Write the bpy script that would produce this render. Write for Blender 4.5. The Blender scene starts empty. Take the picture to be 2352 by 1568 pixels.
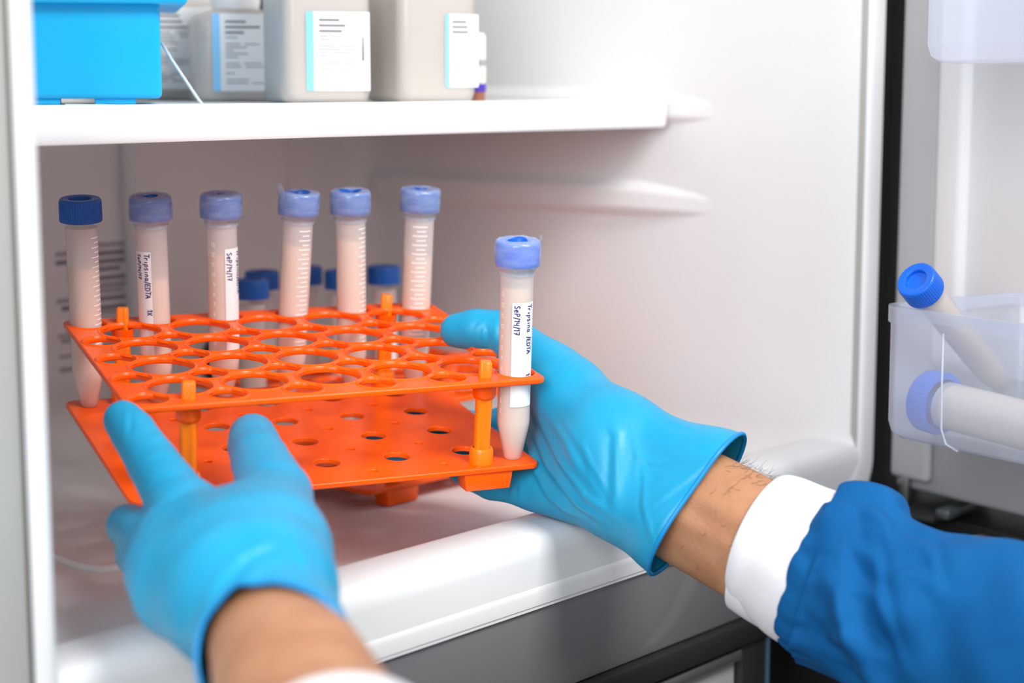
import bpy, bmesh, math, random
import numpy as np
from mathutils import Vector, Matrix, Euler
random.seed(7)
rng = np.random.default_rng(7)
S = bpy.context.scene
COL = S.collection
H = 1.2                      # camera height above the room floor
F = 4100.0                   # focal length in pixels of the 2352 px wide frame

# ------------------------------------------------------------------ camera
yaw, pit = math.radians(41.2), math.radians(8.2)
FWD = Vector((math.cos(yaw)*math.cos(pit), math.sin(yaw)*math.cos(pit), -math.sin(pit)))
RGT = Vector((math.sin(yaw), -math.cos(yaw), 0))
UP = RGT.cross(FWD)
cam = bpy.data.cameras.new('camera')
cam_o = bpy.data.objects.new('camera', cam); COL.objects.link(cam_o)
cam.sensor_width = 36; cam.lens = F/2352*36
cam.clip_start = 0.02; cam.clip_end = 50
R = Matrix((RGT, UP, -FWD)).transposed()
cam_o.matrix_world = Matrix.Translation((0, 0, H)) @ R.to_4x4()
cam.dof.use_dof = True; cam.dof.focus_distance = 0.925; cam.dof.aperture_fstop = 5.0
S.camera = cam_o

# ------------------------------------------------------------------ light
wd = bpy.data.worlds.new('room_light'); S.world = wd; wd.use_nodes = True
bg = wd.node_tree.nodes['Background']; bg.inputs[0].default_value = (0.93, 0.97, 1.0, 1); bg.inputs[1].default_value = 0.33
def area(name, loc, target, sx, sy, power, color=(1, 1, 1)):
    l = bpy.data.lights.new(name, 'AREA'); l.shape = 'RECTANGLE'; l.size = sx; l.size_y = sy; l.energy = power; l.color = color
    o = bpy.data.objects.new(name, l); COL.objects.link(o)
    o.location = Vector(loc)+Vector((0, 0, H))
    d = (Vector(target)-Vector(loc)).normalized()
    o.rotation_euler = d.to_track_quat('-Z', 'Y').to_euler()
    return o
area('softbox_key', (0.60, -0.55, 1.10), (0.7, 0.72, -0.15), 0.6, 0.6, 25, (1, 0.99, 0.97))
area('added_fill', (-0.75, -0.15, 0.45), (0.7, 0.75, -0.1), 0.9, 0.9, 20, (1, 1, 1))  # fill added from the left to brighten the door and interior; no known source
S.view_settings.view_transform = 'Standard'; S.view_settings.look = 'None'
S.view_settings.exposure = 0.21; S.view_settings.gamma = 1.0
S.view_settings.use_curve_mapping = False

# ------------------------------------------------------------------ helpers
def V(x, y, z): return Vector((x, y, z+H))
def un(u, v, d):
    """point seen at pixel (u,v) of the photograph at depth d (m)"""
    return Vector((0, 0, H)) + RGT*((u-1176)/F*d) - UP*((v-784)/F*d) + FWD*d
def mat(name, color, rough=0.5, spec=0.5, **k):
    m = bpy.data.materials.new(name); m.use_nodes = True
    b = m.node_tree.nodes['Principled BSDF']
    b.inputs['Base Color'].default_value = (*color, 1); b.inputs['Roughness'].default_value = rough
    b.inputs['Specular IOR Level'].default_value = spec
    for a, v in k.items(): b.inputs[a.replace('_', ' ')].default_value = v
    return m
def noise_mat(name, c1, c2, scale, rough=0.5, bump=0.0, bscale=None, spec=0.5, detail=3, **k):
    m = mat(name, c1, rough, spec, **k); nt = m.node_tree; b = nt.nodes['Principled BSDF']
    tc = nt.nodes.new('ShaderNodeTexCoord'); n = nt.nodes.new('ShaderNodeTexNoise')
    n.inputs['Scale'].default_value = scale; n.inputs['Detail'].default_value = detail
    nt.links.new(tc.outputs['Object'], n.inputs['Vector'])
    r = nt.nodes.new('ShaderNodeValToRGB'); r.color_ramp.elements[0].color = (*c1, 1); r.color_ramp.elements[1].color = (*c2, 1)
    r.color_ramp.elements[0].position = .35; r.color_ramp.elements[1].position = .65
    nt.links.new(n.outputs[0], r.inputs[0]); nt.links.new(r.outputs[0], b.inputs['Base Color'])
    if bump:
        n2 = nt.nodes.new('ShaderNodeTexNoise'); n2.inputs['Scale'].default_value = bscale or scale; n2.inputs['Detail'].default_value = 4
        nt.links.new(tc.outputs['Object'], n2.inputs['Vector'])
        bp = nt.nodes.new('ShaderNodeBump'); bp.inputs['Strength'].default_value = bump; bp.inputs['Distance'].default_value = .001
        nt.links.new(n2.outputs[0], bp.inputs['Height']); nt.links.new(bp.outputs[0], b.inputs['Normal'])
    return m
def film_mat(name, color, trans, rough=0.35, transl=0.5):
    """frosted plastic: part see-through, part translucent, part diffuse, glossy skin"""
    m = bpy.data.materials.new(name); m.use_nodes = True; nt = m.node_tree; nt.nodes.clear()
    o = nt.nodes.new('ShaderNodeOutputMaterial')
    d = nt.nodes.new('ShaderNodeBsdfDiffuse'); d.inputs[0].default_value = (*color, 1)
    t = nt.nodes.new('ShaderNodeBsdfTranslucent'); t.inputs[0].default_value = (*color, 1)
    p = nt.nodes.new('ShaderNodeBsdfTransparent'); p.inputs[0].default_value = (*[min(1, .5+.5*c) for c in color], 1)
    g = nt.nodes.new('ShaderNodeBsdfGlossy'); g.inputs[1].default_value = rough
    lw = nt.nodes.new('ShaderNodeLayerWeight'); lw.inputs[0].default_value = .5
    pw = nt.nodes.new('ShaderNodeMath'); pw.operation = 'POWER'; pw.inputs[1].default_value = 4; nt.links.new(lw.outputs['Facing'], pw.inputs[0])
    fr = nt.nodes.new('ShaderNodeMath'); fr.operation = 'MULTIPLY_ADD'; fr.inputs[1].default_value = .55; fr.inputs[2].default_value = .035; nt.links.new(pw.outputs[0], fr.inputs[0])
    a = nt.nodes.new('ShaderNodeMixShader'); a.inputs[0].default_value = transl
    nt.links.new(d.outputs[0], a.inputs[1]); nt.links.new(t.outputs[0], a.inputs[2])
    b = nt.nodes.new('ShaderNodeMixShader'); b.inputs[0].default_value = trans
    nt.links.new(a.outputs[0], b.inputs[1]); nt.links.new(p.outputs[0], b.inputs[2])
    c = nt.nodes.new('ShaderNodeMixShader'); nt.links.new(fr.outputs[0], c.inputs[0])
    nt.links.new(b.outputs[0], c.inputs[1]); nt.links.new(g.outputs[0], c.inputs[2])
    nt.links.new(c.outputs[0], o.inputs[0])
    return m
def link(name, me, material=None, parent=None, smooth=None, local=True):
    o = bpy.data.objects.new(name, me); COL.objects.link(o)
    if material is not None and not me.materials: me.materials.append(material)
    if parent is not None: o.parent = parent
    if smooth is not None: shade(me, smooth)
    return o
def shade(me, angle):
    me.polygons.foreach_set('use_smooth', [True]*len(me.polygons))
    if angle < 179:
        me.set_sharp_from_angle(angle=math.radians(angle))
def bm_mesh(bm, name):
    me = bpy.data.meshes.new(name); bm.normal_update(); bm.to_mesh(me); bm.free(); return me
def data_mesh(name, v, f):
    me = bpy.data.meshes.new(name); me.from_pydata([tuple(map(float, p)) for p in v], [], [tuple(map(int, q)) for q in f]); me.update(); return me
def box_bm(x0, x1, y0, y1, z0, z1, bev=0, seg=2, bm=None):
    b2 = bmesh.new()
    bmesh.ops.create_cube(b2, size=1)
    for v in b2.verts: v.co = Vector(((x0+x1)/2+v.co.x*(x1-x0), (y0+y1)/2+v.co.y*(y1-y0), (z0+z1)/2+v.co.z*(z1-z0)))
    if bev: bmesh.ops.bevel(b2, geom=b2.edges[:], offset=bev, segments=seg, profile=.5, affect='EDGES')
    if bm is None: return b2
    me = bm_mesh(b2, 'tmp'); bm.from_mesh(me); bpy.data.meshes.remove(me); return bm
def lathe(name, prof, n=40, cap0=False, cap1=False):
    """profile of (radius, z) turned about z"""
    v = []; f = []
    for r, z in prof:
        for i in range(n):
            a = 2*math.pi*i/n; v.append((r*math.cos(a), r*math.sin(a), z))
    for k in range(len(prof)-1):
        for i in range(n):
            j = (i+1) % n; f.append((k*n+i, k*n+j, (k+1)*n+j, (k+1)*n+i))
    if cap0: f.append(tuple(range(n))[::-1])
    if cap1: f.append(tuple((len(prof)-1)*n+i for i in range(n)))
    return data_mesh(name, v, f)
def extrude_profile(name, prof, x0, x1, closed=True):
    """profile of (y,z) along x, capped"""
    n = len(prof); v = [(x0, y, z) for y, z in prof]+[(x1, y, z) for y, z in prof]
    f = [(i, (i+1) % n, n+(i+1) % n, n+i) for i in range(n)]
    if closed: f += [tuple(range(n))[::-1], tuple(range(n, 2*n))]
    me = data_mesh(name, v, f)
    b = bmesh.new(); b.from_mesh(me); bmesh.ops.recalc_face_normals(b, faces=b.faces[:]); b.to_mesh(me); b.free()
    return me
def tube_path(name, pts, r, n=8, closed=False, caps=True):
    pts = [Vector(p) for p in pts]; m = len(pts); v = []; f = []
    rr = r if hasattr(r, '__len__') else [r]*m
    prev = None
    for i, p in enumerate(pts):
        a = pts[(i-1) % m] if (i > 0 or closed) else p; b = pts[(i+1) % m] if (i < m-1 or closed) else p
        t = (b-a).normalized()
        if prev is None:
            u = t.orthogonal().normalized()
        else:
            u = (prev-t*prev.dot(t)).normalized()
        prev = u; w = t.cross(u)
        for k in range(n):
            q = 2*math.pi*k/n; v.append(p+(u*math.cos(q)+w*math.sin(q))*rr[i])
    for i in range(m if closed else m-1):
        i2 = (i+1) % m
        for k in range(n):
            k2 = (k+1) % n; f.append((i*n+k, i*n+k2, i2*n+k2, i2*n+k))
    if caps and not closed:
        f.append(tuple(range(n))[::-1]); f.append(tuple((m-1)*n+k for k in range(n)))
    return data_mesh(name, v, f)
def empty(name, loc, label, cat, group=None):
    o = bpy.data.objects.new(name, None); COL.objects.link(o); o.location = loc; o.empty_display_size = .02
    tag(o, label, cat, group); return o
def tag(o, label=None, cat=None, group=None, kind=None):
    if label: o['label'] = label
    if cat: o['category'] = cat
    if group: o['group'] = group
    if kind: o['kind'] = kind
    return o
def setp(o, parent):
    """parent keeping the world-space vertices"""
    o.parent = parent; o.matrix_parent_inverse = parent.matrix_basis.inverted(); return o
def join_meshes(name, parts):
    b = bmesh.new()
    for me in parts:
        b.from_mesh(me); bpy.data.meshes.remove(me)
    return bm_mesh(b, name)
def eval_curve(cu, name):
    o = bpy.data.objects.new('tmp', cu); COL.objects.link(o)
    dg = bpy.context.evaluated_depsgraph_get(); me = bpy.data.meshes.new_from_object(o.evaluated_get(dg)); me.name = name
    bpy.data.objects.remove(o); bpy.data.curves.remove(cu); return me

# ------------------------------------------------------------------ materials
M_white = noise_mat('white_liner', (.765, .765, .77), (.80, .80, .80), 3, .32, spec=.4)
M_shelf = noise_mat('white_shelf_plastic', (.90, .91, .91), (.93, .935, .93), 4, .35)
M_frame = noise_mat('grey_frame_paint', (.38, .385, .37), (.42, .42, .40), 4, .4)
M_panel = mat('glossy_grey_panel', (.16, .16, .165), .06, .9)
M_dark = noise_mat('black_plastic', (.012, .012, .013), (.02, .02, .02), 8, .45)
M_silver = mat('silver_strip', (.6, .62, .64), .25, .5, Metallic=.9)
M_drawer = mat('pale_drawer_front', (.36, .38, .36), .3)
M_steel = mat('steel', (.55, .57, .57), .3, .5, Metallic=1.0)
M_orange = noise_mat('orange_plastic', (1.0, .092, .0), (1.0, .112, .0), 6, .24, bump=.04, bscale=900, spec=.32, Subsurface_Weight=.12, Subsurface_Radius=(.004, .0012, .0003))
M_orange_peg = mat('orange_post_plastic', (1.0, .21, .002), .3, .5, Subsurface_Weight=.15, Subsurface_Radius=(.004, .0015, .0004))
M_blue_cap = noise_mat('blue_cap_plastic', (.006, .095, .42), (.008, .115, .48), 20, .35)
M_cap_bright = mat('bright_blue_cap_plastic', (.004, .13, .70), .35)
M_film = film_mat('sealing_film', (.74, .86, 1.0), .66, .22, .3)
def streaky(m, lo, hi):
    nt = m.node_tree; tc = nt.nodes.new('ShaderNodeTexCoord'); mp = nt.nodes.new('ShaderNodeMapping'); mp.inputs['Scale'].default_value = (90, 90, 200)
    n = nt.nodes.new('ShaderNodeTexNoise'); n.inputs['Scale'].default_value = 1; n.inputs['Detail'].default_value = 3
    r = nt.nodes.new('ShaderNodeMapRange'); r.inputs[1].default_value = .35; r.inputs[2].default_value = .65; r.inputs[3].default_value = lo; r.inputs[4].default_value = hi
    nt.links.new(tc.outputs['Object'], mp.inputs[0]); nt.links.new(mp.outputs[0], n.inputs['Vector']); nt.links.new(n.outputs[0], r.inputs[0])
    t = [q for q in nt.nodes if q.type == 'MIX_SHADER' and q.inputs[2].links and q.inputs[2].links[0].from_node.type == 'BSDF_TRANSPARENT'][0]
    nt.links.new(r.outputs[0], t.inputs[0])
streaky(M_film, .58, .76)
M_tube = film_mat('frosted_tube_wall', (.86, .80, .775), .36, .22, .25)
M_liquid = mat('peach_liquid', (.98, .77, .60), .4, .3, Subsurface_Weight=.3, Subsurface_Radius=(.006, .004, .003))
M_print = mat('white_print', (.95, .95, .94), .5)
M_label = mat('white_paper_label', (.86, .86, .87), .6)
M_ink = mat('blue_ink', (.015, .018, .16), .5)
M_glove = noise_mat('blue_nitrile', (.006, .31, .55), (.012, .345, .60), 30, .42, bump=.12, bscale=420, spec=.42, Subsurface_Weight=.1, Subsurface_Radius=(.001, .003, .004))
M_bead = mat('blue_nitrile_hem', (.0, .25, .60), .4)
M_skin = noise_mat('skin', (.40, .185, .095), (.48, .24, .13), 55, .5, bump=.25, bscale=700, spec=.35, Subsurface_Weight=.15, Subsurface_Radius=(.006, .002, .001))
M_hair = mat('dark_hair', (.02, .012, .008), .5)
M_cuff = noise_mat('white_knit', (.76, .76, .80), (.80, .80, .84), 40, .85, bump=.2, bscale=1500)
M_gown = noise_mat('blue_nonwoven', (.0, .085, .27), (.002, .108, .32), 25, .8, bump=.35, bscale=1400, detail=5, spec=.2)
M_bluebox = noise_mat('cyan_plastic', (.0, .42, .83), (.0, .46, .87), 5, .35)
M_bottle = film_mat('hazy_bottle_plastic', (.74, .70, .67), .3, .25, .3)
M_bliq = mat('bottle_content', (.84, .77, .72), .4)
M_sky = mat('pale_blue_print', (.25, .62, .95), .5)
M_grey_ink = mat('grey_print', (.20, .20, .22), .6)
M_soft_ink = mat('faded_print', (.40, .39, .41), .6)
M_purple = mat('violet_cap', (.08, .04, .45), .4)
M_brown = mat('amber_plastic', (.35, .13, .08), .4)
M_bin = film_mat('clear_bin_plastic', (.86, .90, 1.0), .62, .22, .40)
M_cream = mat('cream_content', (.82, .76, .64), .5, .4)
M_beige = mat('beige_paint', (.45, .42, .38), .6)
M_roomfloor = noise_mat('grey_floor', (.22, .22, .22), (.28, .28, .27), 2, .5)

# ================================================================== setting
flo = link('floor', bm_mesh(box_bm(-2.5, 3.5, -3, 3, -.05, 0), 'floor'), M_roomfloor); tag(flo, kind='structure')
M_wall = noise_mat('wall_paint', (.55, .55, .54), (.58, .58, .57), 2, .7)
wb = link('wall_back', bm_mesh(box_bm(-2.5, 3.5, 1.35, 1.45, 0, 2.7), 'wall_back'), M_wall); tag(wb, kind='structure')
wr = link('wall_right', bm_mesh(box_bm(3.4, 3.5, -3, 1.35, 0, 2.7), 'wall_right'), M_wall); tag(wr, kind='structure')

# ------------------------------------------------------------------ refrigerator
XL, XR, YF, YB, ZF = .3865, .986, .57, 1.021, -.250
fr = empty('refrigerator', (.69, .80, 0), 'white refrigerator interior with grey frame and its door swung open on the right', 'refrigerator')
def rrect(x0, x1, z0, z1, r, n=8):
    p = []
    for cx, cz, a0 in ((x1-r, z1-r, 0), (x0+r, z1-r, 90), (x0+r, z0+r, 180), (x1-r, z0+r, 270)):
        for k in range(n+1):
            a = math.radians(a0+90*k/n); p.append((cx+r*math.cos(a), cz+r*math.sin(a)))
    return p
def liner():
    rings = [(-.0125, YF-.0005, .020), (-.006, YF-.0008, .024), (-.003, YF, .026), (-.0008, YF+.0025, .028), (0, YF+.007, .030)]
    for y in np.linspace(YF+.03, YB-.03, 10): rings.append((0, y, .030))
    for k in range(1, 8):
        a = k/7*math.pi/2; rings.append((.028*(1-math.cos(a)), YB-.028+.028*math.sin(a), .030))
    v = []; f = []; n = 36
    for ins, y, r in rings:
        for x, z in rrect(XL+ins, XR-ins+(.006 if ins < -.01 else 0), ZF+ins, .62-ins, max(r-ins*.3, .006)): v.append((x, y, z+H))
    for k in range(len(rings)-1):
        for i in range(n):
            j = (i+1) % n; f.append((k*n+i, (k+1)*n+i, (k+1)*n+j, k*n+j))
    f.append(tuple((len(rings)-1)*n+i for i in range(n)))
    return data_mesh('liner', v, f)
o = setp(link('liner', liner(), M_white, smooth=50), fr)
# shelf rails moulded into the right and left wall
def rail(x, sgn, z):
    # soft ridge: profile across z, tapering off towards the front
    ys = np.linspace(.665, 1.0, 24); zs = np.linspace(-.014, .014, 15); v = []; f = []
    for y in ys:
        t = min(1, (y-.665)/.10); t = t*t*(3-2*t)
        sag = -.010*(1-t)
        for q in zs:
            h = .0095*t*math.exp(-(max(0, abs(q)-.006)/.005)**2)+.0004*(0)
            zz = q*(1.0 if q > 0 else 1.0)
            v.append((x-sgn*(h-.0012), y, z+zz*(.6+.4*t)+sag*(.3)+H))
    m = len(zs)
    for a in range(len(ys)-1):
        for b in range(m-1): f.append((a*m+b, a*m+b+1, (a+1)*m+b+1, (a+1)*m+b) if sgn > 0 else (a*m+b, (a+1)*m+b, (a+1)*m+b+1, a*m+b+1))
    return data_mesh('shelf_rail', v, f)
for z in (-.078, -.015):
    for x, s in ((XR, 1), (XL, -1)):
        setp(link('shelf_rail', rail(x, s, z), M_white, smooth=180), fr)
# front lip with the recessed floor behind it
lp = [(.5702, -.2646), (.5698, -.238), (.5705, -.2325), (.573, -.2285), (.578, -.2265), (.590, -.2260), (.604, -.2272), (.612, -.2295), (.622, -.236), (.634, -.243), (.650, -.2475), (.672, -.2499), (.672, -.2646)]
lipv = extrude_profile('front_lip', [(y, z+H) for y, z in lp], XL-.004, XR+.004)
setp(link('front_lip', lipv, M_white, smooth=40), fr)
# one shallow curved rib pressed in the floor
def on_floor(u, v):
    r = un(u, v, 1)-Vector((0, 0, H)); t = (ZF+.0004)/r.z; return V(r.x*t, r.y*t, ZF+.0004)
setp(link('floor_rib', tube_path('floor_rib', [on_floor(*q) for q in ((60, 1255), (130, 1281), (180, 1301), (230, 1310), (290, 1303), (360, 1285), (450, 1258))], [.0004, .0022, .0028, .0030, .0028, .0022, .0004], 10), M_white, smooth=180), fr)
# moulded duct cover on the back wall
b = box_bm(.755, .90, YB-.012, YB+.004, -.235+H, .55+H, .006, 3); setp(link('duct_cover', bm_mesh(b, 'duct_cover'), M_white, smooth=40), fr)
# cabinet skin: grey front frame pieces around the opening
def fbox(name, x0, x1, y0, y1, z0, z1, m, bev=.0015, par=fr, sm=40):
    return setp(link(name, bm_mesh(box_bm(x0, x1, y0, y1, z0+H, z1+H, bev), name), m, smooth=sm), par)
fbox('frame_post', .325, .3743, .5715, 1.06, -.60, .66, M_frame)
fbox('frame_post', .9985, 1.0055, .5712, .5912, -.262, .66, M_frame)
fbox('side_gap_shade', 1.006, 1.075, .5735, 1.06, -1.19, .66, M_dark)  # cabinet side, blackened and widened to stand in for shade in the door gap
fbox('cabinet_back', .325, 1.040, 1.045, 1.075, -1.19, .66, M_frame)
fbox('cabinet_top', .325, 1.040, .575, 1.06, .625, .66, M_frame)
fbox('frame_corner', .9862, .9984, .5716, .60, -.262, .66, M_frame, .0006)
# glossy divider below the lip, then the lower drawer
fbox('divider_panel', .3744, 1.004, .5722, 1.0, -.3135, -.2649, M_panel, .002)
fbox('divider_trim', .3744, 1.004, .566, .60, -.3285, -.3138, M_dark, .003)
dr = fbox('lower_drawer', .3744, .858, .5745, .95, -.62, -.3375, M_drawer, .002)
fbox('drawer_strip', .3744, .857, .5685, .5742, -.3372, -.3305, M_silver, .0015)
fbox('drawer_end_cap', .8595, .885, .5705, .60, -.62, -.3290, M_dark, .001)
fbox('end_cap_edge', .8852, .888, .5695, .60, -.62, -.3295, mat('slate_edge', (.05, .10, .16), .3), .0005)
fbox('cavity_shade_slab', .889, 1.004, .63, .66, -1.19, -.329, M_dark)  # black slab standing in for the shade inside the lower opening
fbox('plinth', .325, 1.040, .60, 1.06, -1.1995, -1.19, M_dark)
# hinge
hb = fbox('hinge_bracket', .945, .992, .5665, .5718, -.272, -.2585, mat('hinge_black', (.01, .018, .02), .35), .001)
for x in (.958, .9905):
    me = lathe('screw', [(.0001, -.0030), (.0022, -.0026), (.0032, -.0012), (.0034, 0), (.0034, .004)], 16)
    me.transform(Matrix.Translation(V(x, .5662, -.2655 if x < .98 else -.2645)) @ Matrix.Rotation(math.radians(-90), 4, 'X'))
    s = link('screw', me, M_steel, smooth=50); s.parent = hb; s.matrix_parent_inverse = (fr.matrix_basis @ hb.matrix_parent_inverse).inverted()
fbox('hinge_arm', .985, 1.062, .515, .566, -.2700, -.2665, M_dark, .001)
fbox('hinge_pin', 1.006, 1.0125, .5445, .551, -.2665, -.239, mat('pin_zinc', (.35, .37, .36), .3, Metallic=.9), .002)
fbox('hinge_lever', .992, 1.05, .508, .518, -.2685, -.262, mat('lever_zinc', (.12, .14, .14), .35, Metallic=.6), .002)

# ------------------------------------------------------------------ door, opened
LP = Vector((1.015, .560)); ang = math.radians(75.6)
DT = Vector((-math.cos(ang), -math.sin(ang)))          # along the door, away from the hinge
DN = Vector((-math.sin(ang), math.cos(ang)))           # inner face normal
def dpt(s, n, z): q = LP+DT*s+DN*n; return Vector((q.x, q.y, z+H))
def dbox(name, s0, s1, n0, n1, z0, z1, m, bev=.003, seg=3, sm=40):
    b = box_bm(s0, s1, n0, n1, z0, z1, bev, seg)
    for v in b.verts: v.co = dpt(v.co.x, v.co.y, v.co.z)
    bmesh.ops.reverse_faces(b, faces=b.faces[:])
    return link(name, bm_mesh(b, name), m, smooth=sm)
door = setp(dbox('door', .0, .62, -.060, -.001, -.258, .66, noise_mat('door_grey', (.40, .41, .42), (.44, .45, .46), 3, .4), .004), fr)
def sub(o, part):
    o.parent = part; o.matrix_parent_inverse = (fr.matrix_basis @ part.matrix_parent_inverse).inverted(); return o
sub(dbox('door_gasket', .001, .033, -.002, .006, -.250, .65, noise_mat('grey_gasket', (.45, .45, .46), (.5, .5, .51), 5, .5), .004), door)
sub(dbox('door_liner', .034, .60, -.002, .004, -.175, .64, M_white, .002), door)
# raised dyke with soft edges along the hinge side of the liner
sub(dbox('liner_dyke', .036, .060, .001, .0125, -.172, .63, M_white, .006, 5), door)
# ------------------------------------------------------------------ lower door as a black slab
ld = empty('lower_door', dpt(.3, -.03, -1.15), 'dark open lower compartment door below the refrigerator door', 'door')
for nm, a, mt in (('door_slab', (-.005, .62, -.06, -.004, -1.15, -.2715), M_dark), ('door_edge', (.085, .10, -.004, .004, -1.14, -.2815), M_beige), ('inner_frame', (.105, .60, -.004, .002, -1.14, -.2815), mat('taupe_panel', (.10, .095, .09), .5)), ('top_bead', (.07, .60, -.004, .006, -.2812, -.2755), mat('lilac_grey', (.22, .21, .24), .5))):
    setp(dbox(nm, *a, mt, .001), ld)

# ------------------------------------------------------------------ shelf
sh = empty('refrigerator_shelf', V(.686, .86, -.028), 'white shelf inside the refrigerator carrying bottles and a blue box', 'shelf')
prof = [(.7185, -.0285), (.7172, -.026), (.7172, -.013), (.7182, -.0108), (.7205, -.0100), (.732, -.0100), (.732, -.0285)]
setp(link('front_trim', extrude_profile('front_trim', [(y, z+H) for y, z in prof], XL+.0100, XR-.0100), M_shelf, smooth=50), sh)
setp(link('shelf_plate', bm_mesh(box_bm(XL+.0102, XR-.0102, .7322, 1.005, -.0185+H, -.0110+H, .001), 'shelf_plate'), mat('shelf_plate_white', (.84, .87, .86), .25), smooth=40), sh)

# ------------------------------------------------------------------ things on the shelf
ZS = -.0108
def hit_shelf(u, v):
    r = un(u, v, 1)-Vector((0, 0, H)); t = ZS/r.z; return r*t
def rot_mesh(me, x, y, z, rz, rx=0, ry=0):
    me.transform(Matrix.Translation(V(x, y, z)) @ Euler((rx, ry, rz)).to_matrix().to_4x4()); return me
# cyan box
bx, by, bd = .6015, .842, math.radians(-36)
cyan = empty('storage_box', V(bx, by, ZS), 'bright cyan plastic box with overhanging lid at the left of the shelf', 'box')
def lbox(name, a, m, par, rz=bd, x=bx, y=by, z=ZS, bev=.002, seg=3):
    me = bm_mesh(box_bm(*a, bev, seg), name); rot_mesh(me, x, y, z, rz); return setp(link(name, me, m, smooth=40), par)
lbox('box_body', (-.040, .040, -.035, .085, .003, .070), M_bluebox, cyan, bev=.003)
lbox('lid', (-.046, .0545, -.042, .092, .0535, .080), M_bluebox, cyan, bev=.002)
for fx in (-.028, .012):
    lbox('foot', (fx-.008, fx+.014, -.032, -.012, 0, .0035), M_bluebox, cyan, bev=.0008)
# wire handle of the box, folded down onto the shelf
q = [un(371, 98, 1.0), un(395, 138, 1.0), un(430, 190, 1.0), un(456, 229, 1.0), un(466, 240, 1.0), un(458, 243.5, 1.0), un(400, 244, .99), un(250, 243, .97), un(150, 242, .95)]
wl = []
for p_ in q: wl.append(p_)
setp(link('wire_handle', tube_path('wire_handle', wl, .0009, 8), mat('white_wire', (.62, .66, .67), .35), smooth=180), cyan)

LINES = []
def label_strips(par, W, Hh, place, seed, accent=True, dark=M_grey_ink):
    """paper label with print: place(x,y,lift)->world point; x in 0..W, y in 0..Hh from the top"""
    r = random.Random(seed)
    def quad(x0, x1, y0, y1, lift, nseg=1):
        v = [place(x, y, lift) for x in (x0, x1) for y in (y0, y1)]; return v
    def quads(name, rects, m, lift):
        v = []; f = []
        for x0, x1, y0, y1 in rects:
            i = len(v); v += [place(x0, y1, lift), place(x1, y1, lift), place(x1, y0, lift), place(x0, y0, lift)]; f.append((i, i+1, i+2, i+3))
        return setp(link(name, data_mesh(name, v, f), m), par)
    lab = quads('label', [(0, W, 0, Hh)], M_label, .0003)
    if accent: quads('label_stripe', [(0, W*.115, 0, Hh)], M_sky, .0004)
    rects = []; y = Hh*.09
    for k in range(3):
        rects.append((W*.2, W*(.2+.25+.3*r.random()), y, y+Hh*.028)); y += Hh*.07
    bold = rects; rects = []
    while y < Hh*.9:
        x = W*.2
        if r.random() < .85:
            n = 1 if r.random() < .5 else 2
            for _ in range(n):
                w_ = W*(.12+.25*r.random()); rects.append((x, min(x+w_, W*.8), y, y+Hh*.016)); x += w_+W*.06
        y += Hh*.042
    quads('label_print', bold, dark, .0005); quads('label_print', rects, M_soft_ink, .0005)
    bars = [(W*.87, W*.91, Hh*(.33+.03*k), Hh*(.33+.03*k+.012+.01*r.random())) for k in range(10)]
    quads('barcode', bars, mat('barcode_ink', (.08, .08, .09), .6), .0005)

def bottle(label, uvw, depth, rz, w, d, hgt, lab, name='media_bottle', group=None, seed=1, neck=True, mat_=None):
    """square plastic bottle with rounded edges; uvw: pixel of its base centre"""
    p = un(uvw[0], uvw[1], depth); x, y = p.x, p.y
    t = empty(name, V(x, y, ZS), label, 'bottle', group)
    v = []; f = []; n = 36
    r = min(w, d)*.16
    st = [(0, .90), (.002, .96), (.006, 1.0), (hgt*.5, 1.0), (hgt*.86, 1.0), (hgt*.93, .93), (hgt*.97, .72), (hgt, .46)]
    for z, s in st:
        for px, py in rrect(-w/2*s, w/2*s, -d/2*s, d/2*s, r*s*(1 if s > .8 else 1.5)): v.append((px, py, z))
    for k in range(len(st)-1):
        for i in range(n):
            j = (i+1) % n; f.append((k*n+i, k*n+j, (k+1)*n+j, (k+1)*n+i))
    f.append(tuple(range(n))[::-1]); f.append(tuple((len(st)-1)*n+i for i in range(n)))
    me = data_mesh('bottle_body', v, f); rot_mesh(me, x, y, ZS, rz); setp(link('bottle_body', me, mat_ or M_bottle, smooth=50), t)
    # content
    v2 = []; f2 = []
    st2 = [(.002, .90), (.006, .955), (hgt*.62, .955), (hgt*.625, .95)]
    for z, s in st2:
        for px, py in rrect(-w/2*s, w/2*s, -d/2*s, d/2*s, r*s): v2.append((px, py, z))
    for k in range(len(st2)-1):
        for i in range(n):
            j = (i+1) % n; f2.append((k*n+i, k*n+j, (k+1)*n+j, (k+1)*n+i))
    f2.append(tuple(range(n))[::-1]); f2.append(tuple((len(st2)-1)*n+i for i in range(n)))
    me = data_mesh('content', v2, f2); rot_mesh(me, x, y, ZS, rz); setp(link('content', me, M_bliq, smooth=50), t)
    if neck:
        me = lathe('screw_cap', [(.001, hgt+.026), (.013, hgt+.026), (.0155, hgt+.024), (.0158, hgt+.004), (.0148, hgt-.001), (.010, hgt-.001)], 32); rot_mesh(me, x, y, ZS, rz)
        setp(link('screw_cap', me, M_label, smooth=40), t)
    if lab:
        face, lw, lh, off, ztop = lab       # face: 0 front (-y side), 1 right (+x side)
        def place(px, py, lift):
            z = ztop-py
            if face == 0: q = Vector((off+px, -d/2-lift, z))
            elif face == 1: q = Vector((w/2+lift, off+px, z))
            else: q = Vector((-w/2-lift, off-px, z))
            c, s = math.cos(rz), math.sin(rz)
            return (x+q.x*c-q.y*s, y+q.x*s+q.y*c, ZS+H+q.z)
        label_strips(t, lw, lh, place, seed)
    return t
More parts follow.
